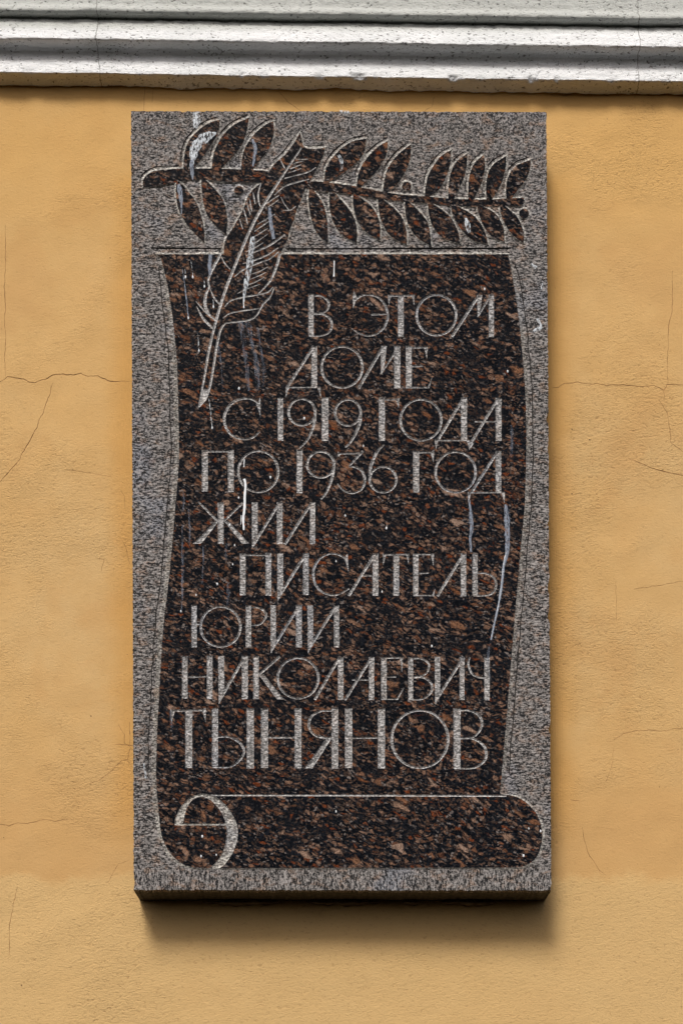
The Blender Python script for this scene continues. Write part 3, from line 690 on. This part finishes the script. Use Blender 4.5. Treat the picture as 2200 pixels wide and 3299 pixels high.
# ------------------------------------------------------------------ drips and splashes dried on the stone
def drip(pts, w, mat, name='paint_drip', y=-.0002, jt=.6, drop=0):
    q = [(a[0], a[1], b) for a, b in zip(pts, np.interp(np.linspace(0, 1, len(pts)), np.linspace(0, 1, len(w)), w))]
    c = catmull(q, 6) if len(q) > 2 else dens(q, 6, False); nn = normals(c, False)
    vs = []; fs = []
    prof = (-1, -.55, 0, .55, 1); hgt = (0, .7, 1, .7, 0)
    for i, (a, n) in enumerate(zip(c, nn)):
        ww = max(.6, a[2] * (.85 + .35 * noise.noise(Vector((a[0] * .06, a[1] * .06, 2)))))
        for p_, h_ in zip(prof, hgt):
            o = a[:2] + n * p_ * ww / 2 + np.array([random.uniform(-jt, jt) * (abs(p_) == 1), 0])
            vs.append(W(o[0], o[1], y - h_ * min(.0008, ww * P * .12)))
    for i in range(len(c) - 1):
        for k in range(4): a = i * 5 + k; fs.append((a, a + 1, a + 6, a + 5))
    if drop:
        e = c[-1]; b = len(vs)
        for ry, sc_ in ((0, 1), (1, .6)):
            for k in range(10):
                t = k * math.pi / 5; vs.append(W(e[0] + math.cos(t) * drop * sc_, e[1] + math.sin(t) * drop * 1.5 * sc_, y - ry * drop * P * .5))
        for k in range(10): j = (k + 1) % 10; fs.append((b + k, b + j, b + 10 + j, b + 10 + k))
        fs.append(tuple(range(b + 10, b + 20)))
    return mesh(name, vs, fs, [mat], plaque, None, True)
drip([(787, 1543), (791, 1562), (789, 1600), (788, 1640), (784, 1670), (786, 1708)], (9, 8, 8, 9, 8, 6), M_WHITE)
drip([(788, 1480), (786, 1505)], (3, 4), M_WHITE); drip([(778, 1660), (776, 1690)], (2, 2), M_WHITE)
drip([(1511, 1612), (1519, 1689), (1514, 1735), (1517, 1780)], (7, 13, 9, 8), M_BLUE)
drip([(1628, 1625), (1632, 1680), (1634, 1740), (1631, 1790), (1622, 1822), (1616, 1880), (1606, 1945), (1592, 2008), (1581, 2062)], (10, 20, 18, 13, 10, 9, 8, 8, 6), M_BLUE)
drip([(1630, 1780), (1621, 1825), (1615, 1886), (1603, 1960), (1592, 2008), (1581, 2060)], (4, 6, 5, 5, 4, 4), M_WHITE)
drip([(1581, 2062), (1573, 2100), (1572, 2160), (1582, 2190)], (7, 9, 8, 3), M_FAINT)
K = Z(420, 700, 280 / 823)
for a, b, w_ in (((495, 490), (550, 940), 4.5), ((518, 490), (523, 552), 2.5), ((575, 410), (592, 552), 2.5), ((635, 1080), (650, 1250), 3), ((745, 1720), (775, 1980), 3), ((785, 780), (787, 835), 2.5), ((700, 600), (702, 640), 1.5)):
    p, q = K.p([a, b]); drip([p, (p + q) / 2 + (1, 0), q], (1.2, w_, w_ * .7), M_BLUE if w_ > 4 else M_SPLASH); drip([q, q + (.5, 6)], (3, 4.5), M_WHITE, drop=2.6)
drip(H.p([(664, 245), (600, 268), (545, 310), (512, 370), (505, 440)]), (10, 34, 38, 30, 12), M_SPLASH)
drip(H.p([(575, 270), (520, 320), (490, 380), (500, 470)]), (14, 26, 20, 8), M_SPLASH)
drip(H.p([(500, 400), (488, 480), (492, 530), (497, 585)]), (6, 17, 12, 2), M_BLUE)
drip(H.p([(925, 290), (948, 350), (940, 420), (930, 485)]), (8, 13, 11, 5), M_BLUE)
drip(H.p([(395, 615), (408, 690), (415, 760), (416, 830)]), (12, 18, 8, 3), M_BLUE)
drip(H.p([(1050, 780), (1060, 900), (1080, 1010)]), (10, 17, 12), M_BLUE)
drip(I.p([(178, 350), (195, 390), (200, 440)]), (6, 14, 5), M_SPLASH); drip(I.p([(978, 750), (990, 790), (1000, 845)]), (8, 20, 8), M_SPLASH)
for pts, w_ in ((H.p([(520, 95), (525, 150), (515, 210)]), (24, 30, 12)), (I.p([(185, 75), (215, 82), (245, 80)]), (8, 12, 8)), (BL.p([(100, 20), (115, 130)]), (5, 9)), (Z(1580, 700, 280 / 823).p([(490, 600), (480, 680)]), (4, 9)), (Z(1580, 700, 280 / 823).p([(380, 440), (430, 480)]), (8, 12)), (Z(1580, 700, 280 / 823).p([(440, 960), (470, 1040), (400, 1080)]), (8, 14, 8))):
    k_ = (DIST + RELIEF) / DIST; drip([np.array((CX + (q[0] - CX) * k_, HOR + (q[1] - HOR) * k_)) for q in pts], w_, M_SPLASH, 'paint_splash', RELIEF - .0003)
drip(I.p([(150, 1020), (148, 1120)]), (3, 4), M_WHITE)
drip(J.p([(830, 40), (815, 200), (790, 380), (760, 520), (742, 640), (742, 700)]), (14, 21, 20, 18, 8, 3), M_SPLASH)
drip(J.p([(740, 640), (738, 700), (740, 755)]), (3, 3, 4), M_WHITE, drop=2.5)
drip(J.p([(405, 220), (395, 330), (400, 430)]), (16, 14, 8), M_BLUE)
drip(J.p([(490, 1110), (490, 1210), (515, 1350), (525, 1580)]), (12, 14, 5, 3), M_FAINT)
drip(J.p([(705, 900), (740, 1100), (765, 1350), (790, 1600)]), (20, 16, 18, 10), M_FAINT)
drip(J.p([(780, 900), (820, 1100), (870, 1350), (880, 1600)]), (24, 12, 18, 14), M_FAINT)
drip(J.p([(880, 960), (905, 1150), (940, 1380), (930, 1560)]), (10, 8, 14, 8), M_FAINT)
for x0, y0, x1, y1, w_ in ((590, 1580, 588, 1660, 9), (609, 1640, 611, 1760, 8), (588, 1690, 586, 1970, 9), (730, 1750, 727, 1810, 9), (735, 1880, 733, 1950, 11), (655, 1760, 652, 1880, 7), (548, 2290, 556, 2370, 9), (1648, 1370, 1645, 1480, 12), (1515, 1640, 1512, 1690, 16), (1635, 1640, 1632, 1700, 20)):
    drip([(x0, y0), ((x0 + x1) / 2 + 2, (y0 + y1) / 2), (x1, y1)], (w_ * .5, w_, w_ * .6), M_FAINT)
for x, y in ((700, 1880), (750, 1817), (632, 1916), (583, 1968), (980, 1346), (871, 1536), (769, 1602), (1170, 1436), (1244, 1700), (1082, 1807), (1560, 930), (1634, 1195), (1702, 2668), (1740, 2676), (1685, 2755), (1390, 2080), (652, 2693), (648, 2757), (697, 2753), (1082, 2613), (1112, 1660), (740, 1690), (756, 1755), (1230, 1905), (770, 1250)):
    drip([(x, y - 3), (x + .5, y + 2)], (2, 3), M_WHITE, 'paint_fleck', drop=random.uniform(1.8, 3.2))

# ------------------------------------------------------------------ the wall, with its cracks cut into it
KW = (DIST + T_WALL) / DIST
def WW(px, py, y): return Vector(((px - CX) * P * KW, y, zc(HOR) + (HOR - py) * P * KW))
def wob(pts, a=2.6, step=9):
    c = dens(pts, step, False); n = normals(c, False)
    return [q + m * (a * noise.noise(Vector((q[0] * .05, q[1] * .05, 1))) + a * .6 * noise.noise(Vector((q[0] * .17, q[1] * .17, 4)))) for q, m in zip(c, n)]
WL = Z(0, 1000, 450 / 1058); WR = Z(1750, 1000, 450 / 1058); XL = Z(0, 2300, 450 / 1059); XR = Z(1750, 2300, 450 / 1059)
TL_ = Z(0, 0, 1100 / 1568); TR_ = Z(1100, 0, 1100 / 1568)
CR = [(WL.p([(-60, 570), (0, 540), (60, 505), (180, 517), (225, 540), (270, 545), (360, 512), (400, 487), (480, 480), (555, 488), (615, 474), (670, 502), (745, 495), (835, 538), (1010, 540)]), 4.2),
 (WL.p([(42, -650), (46, -400), (36, -200), (45, 0), (36, 60), (46, 180), (45, 250), (38, 360), (45, 505)]), 2.6),
 (WL.p([(405, 540), (375, 640), (345, 730), (300, 830), (280, 890), (215, 1010), (175, 1080), (155, 1130), (70, 1230), (0, 1305), (-50, 1370)]), 3.4),
 (WL.p([(480, 1205), (620, 1220), (760, 1245), (850, 1262)]), 1.8), (WL.p([(920, 1365), (945, 1410), (950, 1500)]), 1.8), (WL.p([(915, 1720), (950, 1780), (990, 1930)]), 1.8),
 (WL.p([(725, 1875), (790, 1886), (770, 1980)]), 2.0),
 (WR.p([(60, 582), (110, 583), (160, 552), (260, 542), (370, 560), (400, 552), (470, 568), (600, 565), (750, 578), (830, 568), (910, 602), (935, 560), (1120, 566)]), 3.4),
 (WR.p([(975, -300), (972, 0), (950, 100), (940, 250), (938, 555)]), 2.2), (WR.p([(910, 605), (912, 680)]), 1.8), (WR.p([(870, 680), (935, 770), (958, 900), (960, 1000), (1060, 1080), (1100, 1110)]), 2.4),
 (WR.p([(640, 1118), (745, 1160), (850, 1205), (960, 1232), (1040, 1245), (1120, 1255)]), 3.6), (WR.p([(545, 2060), (550, 2200), (552, 2352)]), 1.6), (WR.p([(680, 2110), (800, 2095), (880, 2082), (1060, 2050)]), 2.0),
 (XL.p([(-50, 850), (0, 838), (70, 845), (140, 828), (210, 832), (300, 808), (340, 798), (420, 812), (520, 795)]), 2.8), (XL.p([(870, 230), (950, 235), (1010, 238)]), 3.0), (XL.p([(900, 80), (945, 155), (945, 220), (990, 250), (970, 345), (925, 350), (850, 430), (760, 500), (680, 528)]), 2.4),
 (XL.p([(985, 60), (988, 240)]), 2.0), (XL.p([(965, 350), (1005, 400)]), 1.8), (XL.p([(135, 1310), (115, 1390), (85, 1540), (72, 1640), (75, 1800), (80, 1840), (60, 1860)]), 2.6), (XL.p([(980, 1115), (900, 1135), (860, 1200), (820, 1280)]), 1.6),
 (XR.p([(530, 200), (600, 155), (710, 122), (840, 125), (930, 128), (980, 112), (1120, 100)]), 2.4), (XR.p([(530, 260), (515, 400), (470, 520)]), 1.6), (XR.p([(290, 860), (310, 970), (350, 1080), (420, 1190), (470, 1222)]), 2.4),
 (TL_.p([(1280, 420), (1320, 465), (1385, 508)]), 2.4), (TR_.p([(425, 445), (415, 490), (380, 508)]), 1.8), (TL_.p([(665, 400), (662, 505)]), 2.0), (TL_.p([(705, 395), (700, 470)]), 1.6), (XR.p([(200, 652), (275, 660)]), 2.2)]
CR = [Stroke(s.loops, s.inner, 2.2, 1.0) for s in [st_line(wob(p), (.8, w_ * .7, w_ * .5, w_ * .8, w_ * .45, w_ * .7, .8), False, .3) for p, w_ in CR]]
cw = CDT(); cw.add([(-3000, -400), (5200, -400), (5200, 6200), (-3000, 6200)], True)
for s in CR:
    for l in s.loops: cw.add(l, True)
    for l, c in s.inner: cw.add(l, c)
for x in range(-120, 2340, 24):
    for y in range(180, 3420, 24): cw.v.append(Vector((x + random.uniform(-5, 5), y + random.uniform(-5, 5))))
for x in range(-2900, 5200, 130):
    for y in range(-300, 6200, 130):
        if not (-120 < x < 2340 and 180 < y < 3420): cw.v.append(Vector((x + random.uniform(-20, 20), y + random.uniform(-20, 20))))
wv, wt = cw.run()
wa = np.array(wt); wc = wv[wa].mean(1); wo = np.full(len(wt), -1); wd = np.zeros(len(wv))
for i, s in enumerate(CR):
    ix = boxed(s, wc); wo[ix[inside(s.loops, wc[ix])]] = i
    ix = boxed(s, wv)
    if len(ix): q = wv[ix]; wd[ix] = np.maximum(wd[ix], np.minimum(dist(s.loops, q) * s.slope, s.dmax) * inside(s.loops, q))
def wall_y(q, d):
    v = Vector((q[0] * .003, q[1] * .003, 5))
    return T_WALL + .0022 * noise.noise(v) + .0010 * noise.noise(v * 4) + d * P
wy = [wall_y(q, d) for q, d in zip(wv, wd)]
def submesh(name, tris, mats, parent=None, smooth=False):
    idx = {}; vs = []; fs = []
    for t in tris:
        f = []
        for i in t:
            if i not in idx: idx[i] = len(vs); vs.append(WW(wv[i][0], wv[i][1], wy[i]))
            f.append(idx[i])
        fs.append(tuple(f))
    return mesh(name, vs, fs, mats, parent, None, smooth)
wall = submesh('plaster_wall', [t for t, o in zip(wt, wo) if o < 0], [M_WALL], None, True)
wall['label'] = 'ochre plastered house wall with fine cracks around the plaque'; wall['category'] = 'wall'
for i in range(len(CR)):
    tr = [t for t, o in zip(wt, wo) if o == i]
    if tr: submesh('crack', tr, [M_CRACK], wall)

# ------------------------------------------------------------------ the cornice: a run moulding in flaking white paint
def pz(py, d):                   # height at which a point standing d metres out of the wall sits
    return zc(HOR) + (HOR - py) * P * (DIST + T_WALL - d) / DIST
PROF = [  # (section, depth out of wall, drawing height)
 ('soffit', [(-.004, 291), (.004, 289), (.014, 270), (.025, 250), (.0265, 246)]),
 ('lower_band', [(.0265, 246), (.0262, 241), (.024, 226), (.0205, 205), (.0185, 194)]),
 ('cove', [(.0185, 194), (.0182, 188), (.0195, 179), (.025, 165), (.0335, 152), (.0405, 141), (.042, 135)]),
 ('upper_band', [(.042, 135), (.0416, 130), (.037, 110), (.0315, 90), (.028, 77)]),
 ('torus_moulding', [(.028, 77), (.0245, 75), (.0255, 70), (.031, 63), (.037, 55), (.0405, 47), (.0415, 40), (.040, 33), (.036, 27)]),
 ('frieze_band', [(.036, 27), (.0342, 22), (.034, 4), (.032, -60), (.024, -160), (.02, -420)])]
corn = empty('cornice', WW(1100, 270, T_WALL), 'white painted moulded stucco cornice with flaking rough lower edge above the plaque', 'cornice')
TILT = 30.0 / 2200
xs = [CX + v for v in list(np.arange(-5000, -1250, 60)) + list(np.arange(-1250, 1250, 5)) + list(np.arange(1250, 5001, 60))]
for name, pr in PROF:
    q = dens([(a * 1000 * 2, b) for a, b in pr], 3.2 if name != 'frieze_band' else 6, False)
    vs = []; fs = []; m = len(q)
    for x in xs:
        u = x * .004
        for (d2, py) in q:
            d = d2 / 2000
            wv_ = 2.2 * noise.noise(Vector((u * 1.2, 3.1, 0))) + 1.2 * noise.noise(Vector((u * 5, 7.7, 0)))
            edge_l = math.exp(-((py - 246) / 9) ** 2); edge_u = math.exp(-((py - 134) / 6) ** 2); edge_t = math.exp(-((py - 74) / 6) ** 2)
            rough = noise.noise(Vector((x * .035, py * .07, 1))) * 1.0 + noise.noise(Vector((x * .11, py * .16, 2))) * .7
            chip = max(0, noise.noise(Vector((x * .016, 0, 9))) + .5 * noise.noise(Vector((x * .07, 1, 9))) - .06) * (1.5 if x > 700 else .5)
            dd = d + 0.0010 * rough + .0006 * noise.noise(Vector((x * .01, py * .02, 6)))
            dd -= edge_l * (.007 * chip + .0012 * noise.noise(Vector((x * .2, 2, 2)))) + edge_u * .0007 * noise.noise(Vector((x * .16, 5, 2))) + edge_t * .002 * noise.noise(Vector((x * .03, 5, 7)))
            yy = py + wv_ + TILT * (x - CX)
            if py > 249: yy += (py - 249) / 42 * (9 * noise.noise(Vector((x * .006, 11, 0))) + 3.5 * noise.noise(Vector((x * .03, 12, 0))))
            yy -= edge_l * 7 * chip
            vs.append(Vector(((x - CX) * P * (DIST + T_WALL - d) / DIST, T_WALL - dd, pz(yy, d))))
    for i in range(len(xs) - 1):
        for k in range(m - 1): a = i * m + k; fs.append((a, a + 1, a + m + 1, a + m)[::-1])
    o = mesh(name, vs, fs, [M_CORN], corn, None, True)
print('tris', sum(len(o.data.loop_triangles) if False else sum(len(p.vertices) - 2 for p in o.data.polygons) for o in bpy.data.objects if o.type == 'MESH'))
